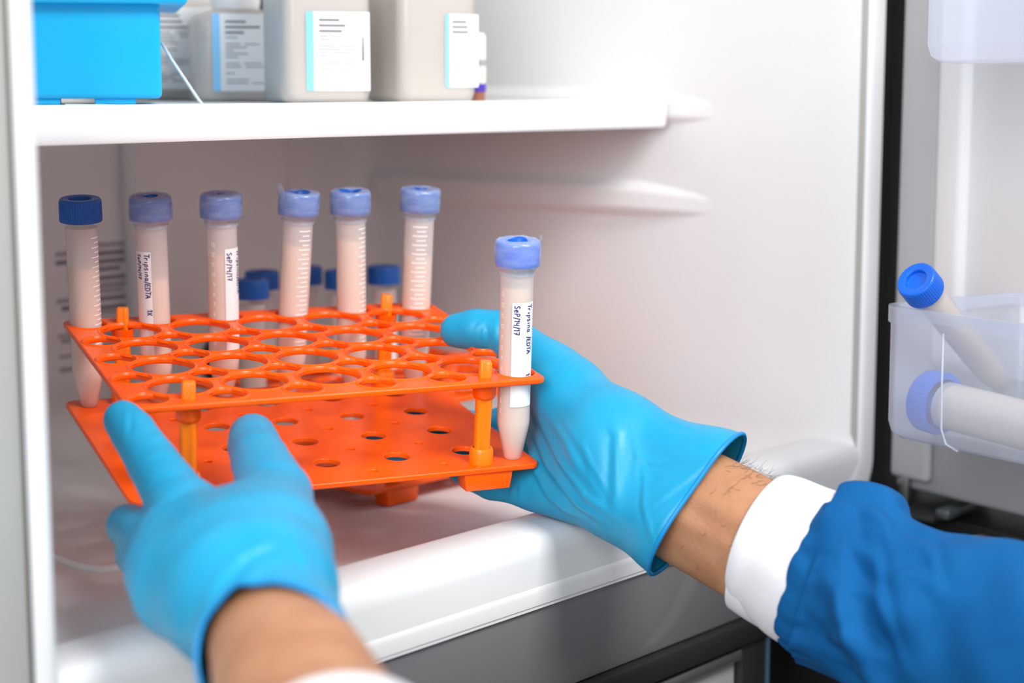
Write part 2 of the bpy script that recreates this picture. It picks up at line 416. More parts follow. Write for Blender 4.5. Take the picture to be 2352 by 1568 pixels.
bottle('hazy square bottle nearest the shelf edge with a large white and pale blue label', (728, 236), 1.07, math.radians(-27), .054, .054, .098, (0, .0385, .0455, -.0135, .0525), seed=3)
bottle('hazy square bottle at the right end of the row, label partly turned away', (965, 232), 1.105, math.radians(-22), .052, .060, .100, (0, .022, .0435, .0035, .0525), seed=5)
bottle('hazy bottle standing between the cyan box and the largest labelled bottle', (545, 238), 1.14, math.radians(-33), .056, .056, .058, (0, .040, .0475, -.018, .0540), seed=8)
bottle('hazy bottle half hidden behind the cyan box with a white printed label', (392, 236), 1.20, math.radians(-33), .058, .058, .068, (0, .052, .0530, -.026, .0605), seed=11)
# a small vial next to the last bottle
vp = un(1098, 233, 1.13)
vial = empty('vial', V(vp.x, vp.y, ZS), 'small white vial with a violet ring at the end of the bottle row', 'vial')
for nm, prof_, m in (('vial_base', [(.001, 0), (.0040, 0), (.0045, .001), (.0045, .0060)], M_brown), ('violet_ring', [(.0045, .0060), (.0052, .0062), (.0052, .0108), (.0045, .0110)], M_purple), ('vial_body', [(.0046, .0110), (.0050, .0115), (.0050, .040), (.0040, .0425), (.001, .043)], M_label), ('vial_print', [(.00505, .022), (.00508, .0222), (.00508, .026), (.00505, .0262)], M_soft_ink)):
    me = lathe(nm, prof_, 24); rot_mesh(me, vp.x, vp.y, ZS, 0); setp(link(nm, me, m, smooth=40), vial)
# dark objects further back on the shelf, seen over the bottles
bk = empty('tall_box', V(.885, .975, ZS), 'tall dark grey box at the back of the shelf', 'box')
for nm, a, m in (('box_body', (-.05, .05, -.02, .02, 0, .12), mat('slate_card', (.10, .11, .12), .6)), ('box_lid', (-.052, .052, -.022, .022, .118, .145), mat('rust_card', (.25, .06, .04), .6))):
    me = bm_mesh(box_bm(*a, .0015), nm); rot_mesh(me, .885, .975, ZS, 0); setp(link(nm, me, m, smooth=40), bk)
hz = bottle('hazy bottle without label behind the row of labelled bottles', (880, 226), 1.24, math.radians(-20), .055, .055, .088, None, seed=4)

# ------------------------------------------------------------------ printed notice on the back wall
nt_ = empty('printed_notice', V(.735, YB-.001, -.15), 'grey printed instruction sticker on the back wall behind the tubes', 'sticker')
def notice():
    rr = random.Random(5); rects = {0: [], 1: []}; y = -.108
    while y > -.19:
        hgt = .0022 if rr.random() < .55 else .0032
        dark = rr.random() < .3
        l = .022+.018*rr.random(); rects[1 if dark else 0].append((.722, .722+l*1.15, y-hgt, y))
        l2 = .004+.014*rr.random(); rects[1 if dark else 0].append((.716-l2, .716, y-.004-hgt, y-.004))
        y -= hgt+.0008+.0024*rr.random()
    for k, m in ((0, M_soft_ink), (1, mat('dark_notice_ink', (.22, .21, .23), .6))):
        v = []; f = []
        for x0, x1, z0, z1 in rects[k]:
            i = len(v); v += [(x0, YB-.0006, z0+H), (x1, YB-.0006, z0+H), (x1, YB-.0006, z1+H), (x0, YB-.0006, z1+H)]; f.append((i, i+1, i+2, i+3))
        tag(setp(link('notice_print', data_mesh('notice_print', v, f), m), nt_), kind='stuff')
notice()
setp(link('notice_sheet', bm_mesh(box_bm(.685, .775, YB-.0004, YB-.0001, -.20+H, -.10+H), 'notice_sheet'), noise_mat('sticker_film', (.80, .80, .80), (.82, .82, .82), 5, .4)), nt_)
# round black vent low on the back wall
vt = empty('round_vent', V(.832, YB-.014, -.199), 'round black ring vent low on the back wall, seen through the rack', 'vent')
def vent(nm, prof_, m):
    me = lathe(nm, prof_, 40); me.transform(Matrix.Translation(V(.832, YB-.0125, -.199)) @ Matrix.Rotation(math.radians(90), 4, 'X')); setp(link(nm, me, m, smooth=40), vt)
vent('vent_ring', [(.0135, 0), (.0135, .006), (.0155, .0075), (.0185, .0072), (.0205, .004), (.0205, 0)], M_dark)
vent('vent_grille', [(.0001, .003), (.006, .0035), (.0135, .002)], mat('vent_grey', (.30, .28, .28), .6))

# ================================================================== orange tube rack
PX, PY = .038, .0359        # hole pitch
GAP = .046                  # top face of the upper plate to top face of the lower one
def plate_mesh(name, hx, hy, corner, holes, z_top, th, bev):
    cu = bpy.data.curves.new('c', 'CURVE'); cu.dimensions = '2D'; cu.fill_mode = 'BOTH'
    cu.extrude = th/2-bev; cu.bevel_depth = bev; cu.bevel_resolution = 2
    def spl(pts):
        s = cu.splines.new('POLY'); s.points.add(len(pts)-1)
        for q, (x, y) in zip(s.points, pts): q.co = (x, y, 0, 1)
        s.use_cyclic_u = True
    e = bev
    spl(rrect(-hx+e, hx-e, -hy+e, hy-e, corner, 6))
    for x, y, r in holes:
        n = 44 if r > .01 else (32 if r > .004 else 16)
        spl([(x+(r+e)*math.cos(2*math.pi*k/n), y+(r+e)*math.sin(2*math.pi*k/n)) for k in range(n)])
    me = eval_curve(cu, name); me.transform(Matrix.Translation((0, 0, z_top-th/2))); return me
SMALL = [((c-2.5)*PX, (2-r)*PY) for r in range(5) for c in range(6)]
BIG = [((c-2)*PX, (1.5-r)*PY) for r in range(4) for c in range(5)]
POSTS = [(-2*PX-.0005, 2*PY+.001), (2*PX+.0008, 2*PY+.001), (-2*PX-.0005, -2*PY-.002), (2*PX+.0008, -2*PY-.002)]
top_me = plate_mesh('top_plate', .1072, .0842, .0042, [(x, y, .0090) for x, y in SMALL]+[(x, y, .0156) for x, y in BIG], 0, .0032, .0010)
def rims():
    parts = []
    for L, r in ((SMALL, .0090), (BIG, .0156)):
        for x, y in L:
            m = lathe('r', [(r+.0002, -.0005), (r+.0004, .0002), (r+.0009, .0006), (r+.0014, .0005), (r+.0022, .0000), (r+.0025, -.0005)], 44)
            m.transform(Matrix.Translation((x, y, 0))); parts.append(m)
    return join_meshes('hole_rims', parts)
rim_me = rims()
bot_me = plate_mesh('bottom_plate', .1065, .0838, .0042, [(x, y, .0022) for x, y in SMALL if abs(x) < .09]+[(x, y, .0066) for x, y in BIG], -GAP, .0030, .0008)
def post_me():
    parts = [lathe('p', [(.0001, -GAP-.001), (.0062, -GAP-.001), (.0062, -GAP+.0068), (.0056, -GAP+.0080), (.0045, -GAP+.0082)], 28)]
    # cross-ribbed shaft and the peg that passes through the upper plate
    def flute(r0, amp, z0, z1, top):
        v = []; f = []; n = 48
        zs = [z0, z1-.0008, z1-.0001, z1] if top else [z0, z1]
        sc = [1, 1, .86, .62] if top else [1, 1]
        for z, s in zip(zs, sc):
            for k in range(n):
                a = 2*math.pi*k/n; cq = math.cos(4*(a-math.radians(27.7))); r = s*(r0+amp*math.copysign(abs(cq)**.6, cq))
                v.append((r*math.cos(a), r*math.sin(a), z))
        for q in range(len(zs)-1):
            for k in range(n):
                j = (k+1) % n; f.append((q*n+k, q*n+j, (q+1)*n+j, (q+1)*n+k))
        f.append(tuple((len(zs)-1)*n+k for k in range(n)))
        return data_mesh('f', v, f)
    parts.append(flute(.0043, .0006, -GAP+.006, -.006, False))
    parts.append(flute(.0034, .0005, -.004, .0082, True))
    return join_meshes('post', parts)
pst_me = post_me()
pst_me.materials.append(M_orange_peg)
col_me = lathe('collar', [(.0042, -.0118), (.0052, -.0112), (.0060, -.0095), (.0061, -.0030)], 28)
def foot_me():
    b = box_bm(-.0135, .0135, -.0055, .0055, -GAP-.0030-.0095, -GAP-.0028, .0008, 2)
    for v in b.verts:
        t = (-GAP-.003-v.co.z)/.0095
        v.co.x -= math.copysign(.0012*max(0, t), v.co.x)
    return bm_mesh(b, 'foot')
ft_me = foot_me()
for me in (top_me, bot_me, rim_me, col_me, ft_me):
    me.materials.clear(); me.materials.append(M_orange)
for me in (top_me, bot_me, rim_me, col_me, ft_me, pst_me): shade(me, 45)
RACK_R = Matrix(((0.908701, 0.414082, -0.053006), (-0.417475, 0.901419, -0.114767), (0.000226, 0.126417, 0.991977)))
def make_rack(label, M4):
    t = empty('tube_rack', (0, 0, 0), label, 'rack'); t.matrix_world = M4
    tp = link('top_plate', top_me, None, t); link('hole_rims', rim_me, None, tp)
    link('bottom_plate', bot_me, None, t)
    for x, y in POSTS:
        p = link('post', pst_me, None, t); p.location = (x, y, 0)
        c = link('collar', col_me, None, p)
    for sx in (-1, 1):
        for sy in (-1, 1):
            f = link('foot', ft_me, None, t); f.location = (sx*.0780, sy*.0770, 0)
    return t
RACK_M = Matrix.Translation((0.62752, 0.700568, -0.138071+H)) @ RACK_R.to_4x4()
rack = make_rack('orange two-tier plastic rack for conical tubes held in both gloved hands', RACK_M)
RB_M = Matrix.Translation((.826, .8205, -.1910+H)) @ Matrix.Rotation(math.radians(-1.5), 4, 'Z')
rackb = make_rack('second orange rack standing on the refrigerator floor at the back', RB_M)

# ------------------------------------------------------------------ tubes
GLY = {   # tiny handwriting: polylines in a 0..1 box
 'T': [[(0, 1), (.75, .95)], [(.4, 1), (.35, 0)]], 'r': [[(.1, .6), (.12, 0)], [(.12, .4), (.3, .6), (.5, .58)]],
 'i': [[(.2, .6), (.2, 0)]], 'p': [[(.15, .62), (.1, -.35)], [(.12, .5), (.4, .65), (.55, .4), (.4, .1), (.12, .12)]],
 's': [[(.5, .6), (.2, .65), (.12, .45), (.45, .25), (.4, .02), (.05, .05)]], 'n': [[(.1, .6), (.1, 0)], [(.1, .42), (.3, .62), (.48, .5), (.5, 0)]],
 'a': [[(.5, .55), (.25, .62), (.08, .3), (.22, .02), (.45, .2), (.5, .58), (.52, .1), (.62, 0)]], '/': [[(.12, -.2), (.42, 1.1)]],
 'E': [[(.6, .95), (.15, .9), (.08, .05), (.6, 0)], [(.1, .5), (.5, .5)]], 'D': [[(.12, .95), (.1, 0), (.45, .05), (.65, .45), (.5, .85), (.08, .95)]],
 'A': [[(.02, 0), (.35, .95), (.65, 0)], [(.15, .35), (.55, .35)]], '1': [[(.1, .75), (.3, 1), (.28, 0)]], 'X': [[(.05, .9), (.6, 0)], [(.6, .95), (.05, .02)]],
 'S': [[(.58, .85), (.3, 1), (.08, .75), (.5, .35), (.4, .02), (.05, .1)]], 'e': [[(.08, .3), (.5, .38), (.42, .62), (.18, .58), (.08, .28), (.25, 0), (.55, .1)]],
 'P': [[(.15, 1), (.1, -.05)], [(.1, .95), (.5, .95), (.58, .65), (.4, .48), (.12, .45)]], '4': [[(.1, .95), (.06, .5), (.55, .48)], [(.5, .95), (.48, -.1)]],
 '7': [[(.05, .95), (.6, .95), (.3, 0)], [(.15, .5), (.55, .52)]], '2': [[(.08, .8), (.3, 1), (.55, .8), (.08, 0), (.6, 0)]], '3': [[(.08, .9), (.35, 1), (.55, .75), (.28, .55), (.58, .3), (.35, 0), (.05, .1)]],
 '0': [[(.3, 1), (.55, .7), (.52, .25), (.3, 0), (.08, .3), (.08, .7), (.3, 1)]], '6': [[(.5, .95), (.2, .75), (.08, .3), (.3, 0), (.55, .25), (.35, .5), (.1, .35)]],
 '8': [[(.3, .52), (.1, .75), (.3, 1), (.52, .78), (.3, .52), (.08, .25), (.3, 0), (.55, .25), (.3, .52)]], '9': [[(.52, .65), (.3, .5), (.1, .75), (.3, 1), (.52, .8), (.5, .3), (.35, 0)]],
 '5': [[(.55, 1), (.15, .98), (.12, .55), (.4, .6), (.55, .3), (.35, 0), (.08, .08)]], ' ': []}
def strokes(text, size, adv=.68):
    x = 0; out = []
    for ch in text:
        for pl in GLY[ch]: out.append([((x+a)*size, b*size) for a, b in pl])
        x += adv if ch not in 'i1/' else adv*.72
    return out
def ribbon(polys, wid, place):
    v = []; f = []
    for pl in polys:
        # resample
        pts = [pl[0]]
        for a, b in zip(pl[:-1], pl[1:]):
            n = max(2, int(math.hypot(b[0]-a[0], b[1]-a[1])/.0004)+1)
            for k in range(1, n+1): pts.append((a[0]+(b[0]-a[0])*k/n, a[1]+(b[1]-a[1])*k/n))
        i0 = len(v)
        for k, p in enumerate(pts):
            a = pts[max(0, k-1)]; b = pts[min(len(pts)-1, k+1)]
            tx, ty = b[0]-a[0], b[1]-a[1]; l = math.hypot(tx, ty) or 1; nx, ny = -ty/l*wid/2, tx/l*wid/2
            v.append(place(p[0]+nx, p[1]+ny)); v.append(place(p[0]-nx, p[1]-ny))
        for k in range(len(pts)-1): f.append((i0+2*k, i0+2*k+1, i0+2*k+3, i0+2*k+2))
    return v, f
RT = .00845; TL = .1155      # tube radius, length tip to cap top
body_prof = [(.0001, .0003), (.0041, .0), (.0047, .0006), (.0082, .0180), (RT, .0205), (RT, .100)]
tube_me = lathe('tube_body', body_prof, 48); tube_me.materials.append(M_tube)
neck_me = None
def liquid_mesh(level):
    k = .93
    return lathe('liquid', [(.0001, .0010), (.0034, .0010), (.0076, .0182), (RT*k, .0206), (RT*k, level), (RT*.6, level+.0002), (.0001, level+.0002)], 40)
def cap_mesh(knurl):
    n = 144; v = []; f = []
    prof = [(.0090, .1030, 0), (.0111, .1032, .3), (.0113, .1040, 1), (.0112, .1135, 1), (.0109, .1148, .2), (.0102, .1155, 0), (.0070, .1155, 0), (.0062, .1150, 0), (.0058, .1128, 0), (.0050, .1124, 0), (.0001, .1124, 0)]
    for r, z, kk in prof:
        for i in range(n):
            a = 2*math.pi*i/n; r2 = r-(knurl*kk if i % 3 == 0 else 0); v.append((r2*math.cos(a), r2*math.sin(a), z))
    for k in range(len(prof)-1):
        for i in range(n):
            j = (i+1) % n; f.append((k*n+i, k*n+j, (k+1)*n+j, (k+1)*n+i))
    return data_mesh('cap', v, f)
cap_me = cap_mesh(.00035)
def film_mesh(seed, hole=.0050, flap=None):
    """stretched sealing film: sleeve round the cap, wrinkled, with an open middle"""
    n = 72; v = []; f = []; r_ = np.random.default_rng(seed); ph = r_.uniform(0, 6.28, 6)
    prof = [(.0093, .0985), (.0093, .1015), (.0116, .1030), (.01175, .1060), (.0117, .1100), (.01165, .1140), (.0112, .1156), (.0103, .1161), (.0080, .1160), (hole, .1158)]
    for q, (r, z) in enumerate(prof):
        for i in range(n):
            a = 2*math.pi*i/n
            w = .00010*(math.sin(5*a+ph[0]+q*.9+2*math.sin(a+ph[5]))+math.sin(11*a+ph[1]-q*1.3+2*math.sin(2*a))+.7*math.sin(2*a+ph[2]+q)+.6*math.sin(23*a+q))
            if q == len(prof)-1: w = hole*.10*math.sin(2*a+ph[3])+hole*.05*math.sin(3*a+ph[4])
            v.append(((r+w)*math.cos(a), (r+w)*math.sin(a), z+w*.7))
    for k in range(len(prof)-1):
        for i in range(n):
            j = (i+1) % n; f.append((k*n+i, k*n+j, (k+1)*n+j, (k+1)*n+i))
    if flap:
        a0, h_, wdt = flap; i0 = len(v); m = 6
        for k in range(m):
            t = k/(m-1); a = a0+(t-.5)*wdt
            for rr_, z in ((.0117, .1130), (.0124, .1150+h_*math.sin(math.pi*t)*.6), (.0122, .1155+h_*math.sin(math.pi*t)**.7)): v.append((rr_*math.cos(a), rr_*math.sin(a), z))
        for k in range(m-1):
            for z in range(2): f.append((i0+k*3+z, i0+(k+1)*3+z, i0+(k+1)*3+z+1, i0+k*3+z+1))
    return data_mesh('sealing_film', v, f)
for me in (tube_me, cap_me): shade(me, 35)
def cyl_place(r, th0):
    """place(u,z): u arc length to the right of th0 seen by the viewer"""
    def pl(u, z):
        a = th0+u/r; return (r*math.sin(a), -r*math.cos(a), z)
    return pl
def make_tube(label, M4, group=None, level=.085, film=None, lab=None, scale=None, nums=None, capm=None, detail=True):
    """tube with its -y side turned to the viewer; angles in degrees to the right"""
    t = empty('conical_tube', (0, 0, 0), label, 'tube', group); t.matrix_world = M4
    link('tube_body', tube_me, None, t)
    if level: link('liquid', liquid_mesh(level), M_liquid, t, smooth=40)
    cm = cap_me
    if capm: cm = cap_me.copy(); cm.materials.clear(); cm.materials.append(capm)
    elif not cap_me.materials: cap_me.materials.append(M_blue_cap)
    link('cap', cm, None, t)
    if film: link('sealing_film', film, M_film, t, smooth=60)
    if scale is not None:
        pl = cyl_place(RT+.00012, 0); v = []; f = []
        a0, a1 = math.radians(scale[0]), math.radians(scale[1])
        for k in range(27):
            z = .026+k*.00265; lng = k % 2 == 0
            s0 = a0 if lng else a0+(a1-a0)*.28; s1 = a1 if lng else a0+(a1-a0)*.88
            i = len(v); m = 5
            for q in range(m):
                a = s0+(s1-s0)*q/(m-1)
                for dz in (-.00028, .00028): v.append(((RT+.00012)*math.sin(a), -(RT+.00012)*math.cos(a), z+dz))
            for q in range(m-1): f.append((i+2*q, i+2*q+2, i+2*q+3, i+2*q+1))
        link('graduation_print', data_mesh('graduation_print', v, f), M_print, t)
    if nums is not None:
        pl = cyl_place(RT+.00013, math.radians(nums)); v = []; f = []
        for k in range(2, 14):
            st = [[(x-.0016*(.5 if k < 10 else 1), y+.0205+(k-1)*.0056) for x, y in s_] for s_ in strokes(str(k), .0023)]
            v2, f2 = ribbon(st, .00030, pl); f += [tuple(i+len(v) for i in q) for q in f2]; v += v2
        link('number_print', data_mesh('number_print', v, f), M_print, t)
    if lab:
        a0, a1, z0, z1, texts = lab; n = 14; v = []; f = []; r = RT+.00025
        for k in range(n+1):
            a = math.radians(a0+(a1-a0)*k/n); v += [(r*math.sin(a), -r*math.cos(a), z0), (r*math.sin(a), -r*math.cos(a), z1)]
        for k in range(n): f.append((2*k, 2*k+2, 2*k+3, 2*k+1))
        lo = link('paper_label', data_mesh('paper_label', v, f), M_label, t, smooth=60)
        v = []; f = []
        for txt, th, ztop, size in texts:
            # written downwards: text x runs down the tube, glyph tops point to the right
            base = cyl_place(r+.0001, math.radians(th))
            v2, f2 = ribbon(strokes(txt, size), .00052, lambda x, y, b=base, zt=ztop, s=size: b(y-s*.45, zt-x))
            f += [tuple(i+len(v) for i in q) for q in f2]; v += v2
        link('handwriting', data_mesh('handwriting', v, f), M_ink, lo)
    return t
def tube_matrix(RM, x, y, ztip, du=0, dv=0):
    """stand a tube in a rack hole; du/dv lean of the axis in the rack frame; -y turned to the camera"""
    p = RM @ Vector((x, y, ztip)); ax = (RM.to_3x3() @ Vector((du, dv, 1))).normalized()
    c = Vector((0, 0, H))-p; yv = -(c-ax*c.dot(ax)).normalized(); xv = yv.cross(ax)
    m = Matrix((xv, yv, ax)).transposed().to_4x4(); m.translation = p; return m
ROW = [((c-2.5)*PX, 2*PY) for c in range(6)]
ZT = -GAP+.0002
G1 = 'tubes in the back row of the held rack'
lean = [-.035, -.04, -.03, .03, -.04, 0.0]
make_tube('conical tube with bare dark blue cap at the left end of the back row', tube_matrix(RACK_M, *ROW[0], ZT, lean[0]), None, .078, None, None, (34, 80))
make_tube('second tube from the left, paper label on its left half with handwriting', tube_matrix(RACK_M, *ROW[1], ZT, lean[1]), None, .070, film_mesh(2, .0042), (-80, -6, .028, .0865, (('Tripsina/EDTA', -22, .0855, .0030), ('1X', -18, .0545, .0030), ('SeP/14/17', -55, .0850, .0026))))
make_tube('third tube from the left, date written on a label wrapping its right side', tube_matrix(RACK_M, *ROW[2], ZT, lean[2]), None, .083, film_mesh(3, .0020), (10, 88, .028, .0865, (('SeP/14/17', 26, .0845, .0030), ('Tripsina/EDTA', 72, .0850, .0030))), None, -33)
make_tube('fourth tube from the left with a torn flap of film beside its cap', tube_matrix(RACK_M, *ROW[3], ZT, lean[3]), None, .086, film_mesh(4, .0060, (math.radians(205), .0055, .9)), None, (8, 58))
make_tube('fifth tube of the back row, film sealed cap, graduations on its right edge', tube_matrix(RACK_M, *ROW[4], ZT, lean[4]), None, .088, film_mesh(5, .0058), None, (32, 76))
make_tube('tube at the right end of the back row, graduations facing the front', tube_matrix(RACK_M, *ROW[5], ZT, lean[5]), None, .076, film_mesh(6, .0035), None, (-25, 36))
make_tube('single conical tube in the front right corner with a handwritten vertical label', tube_matrix(RACK_M, 2.5*PX+.0006, -2*PY, ZT, -.03), None, .092, film_mesh(9, .0056, (math.radians(12), .0030, .5)), (-13, 74, .0300, .0850, (('Tripsina /EDTA', 50, .0840, .0029), ('1X', 50, .0476, .0029), ('SeP/14/17', 3, .0838, .0029))), None, -52, M_cap_bright)
# tubes of the rack at the back
for (cx, ry, lb, lv) in ((0, 1, 'blurred blue-capped tube in the back rack, leftmost in its front row', .06), (1, 2, 'blurred blue-capped tube in the back rack behind the leftmost one', .06), (2, 2, 'blurred blue-capped tube in the back rack, rear row, seen right of the fourth tube', .06), (2, 1, 'blurred blue-capped tube in the back rack just left of the fifth tube', .06), (3, 1, 'blurred blue-capped tube in the back rack, rightmost, with a marked label', .06)):
    make_tube(lb, tube_matrix(RB_M, (cx-2.5)*PX, (ry)*PY, ZT, 0), None, lv, None, (10, 80, .045, .085, (('1X', 40, .075, .004),)) if cx == 3 else None)

# ------------------------------------------------------------------ door bins and what lies in them
def z_for(v, s, n):
    """height (relative to the camera) at which the door point (s,n) is seen on image row v"""
    q = LP+DT*s+DN*n; k = (v-784)/F; h = q.x*math.cos(yaw)+q.y*math.sin(yaw)
    return -h*math.tan(pit+math.atan(k))
def door_bin(label, s0, s1, n0, n1, z0, z1):
    t = empty('door_bin', dpt((s0+s1)/2, (n0+n1)/2, z0), label, 'bin')
    th = .0022
    rings = [(.010, z0), (.004, z0+.0012), (.0012, z0+.004), (0, z0+.010), (-.0002, z1-.010), (-.0012, z1-.0090), (-.0012, z1), (th, z1), (th, z1-.007)]
    v = []; f = []; n = 36
    for ins, z in rings:
        for s, q in rrect(s0+ins, s1-ins, n0+max(ins, 0), n1-ins, .014): v.append(dpt(s, q, z))
    for k in range(len(rings)-1):
        for i in range(n):
            j = (i+1) % n; f.append((k*n+i, (k+1)*n+i, (k+1)*n+j, k*n+j))
    f.append(tuple(range(n)))
    setp(link('bin_tray', data_mesh('bin_tray', v, f), M_bin, smooth=50), t)
    return t
zr, zb = z_for(699, .10, .12), z_for(1003, .10, .12)
bin1 = door_bin('clear lavender door bin holding two blue-capped tubes', .10, .58, .0045, .12, zb, zr)
# moulded seam on the face of the bin
sm_ = z_for(1020, .128, .12)
setp(link('bin_seam', tube_path('bin_seam', [dpt(.146, .1203, zr-.011), dpt(.146, .1202, (zr+zb)/2), dpt(.1465, .1200, zb+.012), dpt(.149, .1190, zb+.004), dpt(.155, .116, zb+.0005)], .0006, 8), film_mat('bin_seam_plastic', (.9, .92, .98), .2, .2, .5), smooth=180), bin1)
door_bin('clear lavender door bin at the top of the open door', .118, .58, .0045, .118, z_for(146, .118, .118), z_for(146, .118, .118)+.085)
def axis_matrix(p, ax, sc=(1, 1, 1)):
    ax = ax.normalized(); c = Vector((0, 0, H))-p; yv = -(c-ax*c.dot(ax)).normalized(); xv = yv.cross(ax)
    m = Matrix((xv*sc[0], yv*sc[1], ax*sc[2])).transposed().to_4x4(); m.translation = p; return m
cx = un(2116, 658, .968); ax = -(RGT*.56-UP*.50+FWD*.60).normalized()
tb = make_tube('bright blue-capped tube leaning out over the rim of the door bin', axis_matrix(cx-ax*.108, ax), None, .096, None, None, None, None, M_cap_bright)
for c in tb.children:
    if c.name.startswith('liquid'): c.data.materials.clear(); c.data.materials.append(M_cream)
c2 = dpt(.122, .0975, zb+.0205); ax2 = Vector((-DT.x, -DT.y, 0.05))
tb2 = make_tube('wide blue-capped tube lying on the bottom inside the door bin', axis_matrix(c2-ax2.normalized()*.108, ax2, (1.55, 1.55, 1)), None, .096, None, None, None, None, M_cap_bright)
for c in tb2.children:
    if c.name.startswith('liquid'): c.data.materials.clear(); c.data.materials.append(M_cream)

# ================================================================== gloved hands
def rcone(P, a, b, r1, r2):
    ba = b-a; l2 = float(ba@ba); rr = r1-r2; a2 = l2-rr*rr; il2 = 1/l2
    pa = P-a; y = pa@ba; z = y-l2
    c = pa*l2-y[..., None]*ba; x2 = (c*c).sum(-1); y2 = y*y*l2; z2 = z*z*l2
    k = np.sign(rr)*rr*rr*x2
    return np.where(np.sign(z)*a2*z2 > k, np.sqrt(x2+z2)*il2-r2, np.where(np.sign(y)*a2*y2 < k, np.sqrt(x2+y2)*il2-r1, (np.sqrt(x2*a2*il2)+y*rr)*il2-r1))
def smin(a, b, k):
    h = np.maximum(k-np.abs(a-b), 0)/k; return np.minimum(a, b)-h*h*k*.25
def nets(D, lo, h):
    """surface nets: one vertex in each cell the surface crosses"""
    s = D < 0; nx, ny, nz = D.shape
    C = [(i, j, k) for i in (0, 1) for j in (0, 1) for k in (0, 1)]
    sl = lambda A, o: A[o[0]:nx-1+o[0], o[1]:ny-1+o[1], o[2]:nz-1+o[2]]
    tot = sum(sl(s, c).astype(np.int8) for c in C); cells = np.argwhere((tot > 0) & (tot < 8))
    idx = -np.ones((nx-1, ny-1, nz-1), np.int64); idx[tuple(cells.T)] = np.arange(len(cells))
    acc = np.zeros((len(cells), 3)); cnt = np.zeros(len(cells))
    for a in C:
        for ax in range(3):
            if a[ax]: continue
            b = list(a); b[ax] = 1
            va = D[tuple((cells+a).T)]; vb = D[tuple((cells+b).T)]; m = (va < 0) != (vb < 0)
            t = va/np.where(m, va-vb, 1); p = np.array(a, float)[None].repeat(len(cells), 0); p[:, ax] += t
            acc[m] += p[m]; cnt[m] += 1
    V_ = (cells+acc/cnt[:, None])*h+lo
    faces = []
    for ax in range(3):
        u, w = (ax+1) % 3, (ax+2) % 3
        sh = [nx, ny, nz]; A = [slice(None)]*3; B = [slice(None)]*3; A[ax] = slice(0, sh[ax]-1); B[ax] = slice(1, sh[ax])
        e = np.argwhere(s[tuple(A)] != s[tuple(B)]); e = e[(e[:, u] > 0) & (e[:, w] > 0) & (e[:, u] < sh[u]-1) & (e[:, w] < sh[w]-1)]
        sg = s[tuple(e.T)]
        q = []
        for du, dw in ((-1, -1), (0, -1), (0, 0), (-1, 0)):
            c = e.copy(); c[:, u] += du; c[:, w] += dw; q.append(idx[tuple(c.T)])
        q = np.stack(q, 1); q[~sg] = q[~sg][:, ::-1]; faces.append(q)
    return V_, np.concatenate(faces)
def J(u, v, d): return np.array(un(u, v, d))*1000.0
def sdf_mesh(name, palm, kp, chains, kf, h=1.5, extra=None, smooth_it=2):
    """palm: cones blended with kp; chains: (list of (joint, radius), blend to palm)"""
    pts = [p for a, ra, b, rb in palm for p in (a-ra-6, a+ra+6, b-rb-6, b+rb+6)]
    for ch, k in chains:
        for p, r in ch: pts += [p-r-6, p+r+6]
    lo = np.min(pts, 0); hi = np.max(pts, 0); n = np.ceil((hi-lo)/h).astype(int)+1
    g = np.stack(np.meshgrid(*[lo[i]+h*np.arange(n[i]) for i in range(3)], indexing='ij'), -1).astype(np.float32)
    Dp = None
    for a, ra, b, rb in palm:
        d = rcone(g, a.astype(np.float32), b.astype(np.float32), ra, rb); Dp = d if Dp is None else smin(Dp, d, kp)
    D = Dp
    for ch, k in chains:
        Dc = None
        for (a, ra), (b, rb) in zip(ch[:-1], ch[1:]):
            d = rcone(g, a.astype(np.float32), b.astype(np.float32), ra, rb); Dc = d if Dc is None else smin(Dc, d, kf)
        D = smin(D, smin(Dp, Dc, k), 2.0)
    v, f = nets(D.astype(np.float64), lo, h)
    # relax
    e = np.concatenate([f[:, [0, 1]], f[:, [1, 2]], f[:, [2, 3]], f[:, [3, 0]]]); e = np.concatenate([e, e[:, ::-1]])
    deg = np.bincount(e[:, 0], minlength=len(v))[:, None]
    for _ in range(smooth_it):
        s = np.zeros_like(v); np.add.at(s, e[:, 0], v[e[:, 1]]); v = v*.4+.6*s/np.maximum(deg, 1)
    return v, f
def vnormals(v, f):
    n = np.cross(v[f[:, 2]]-v[f[:, 0]], v[f[:, 3]]-v[f[:, 1]]); N = np.zeros_like(v)
    for k in range(4): np.add.at(N, f[:, k], n)
    return N/np.maximum(np.linalg.norm(N, axis=1, keepdims=True), 1e-9)
CAMP = np.array([0, 0, H])*1000; aR, aU, aF = np.array(RGT), np.array(UP), np.array(FWD)
def pixels(v):
    c = v-CAMP; d = c@aF; return np.stack([1176+F*(c@aR)/d, 784-F*(c@aU)/d], 1), d
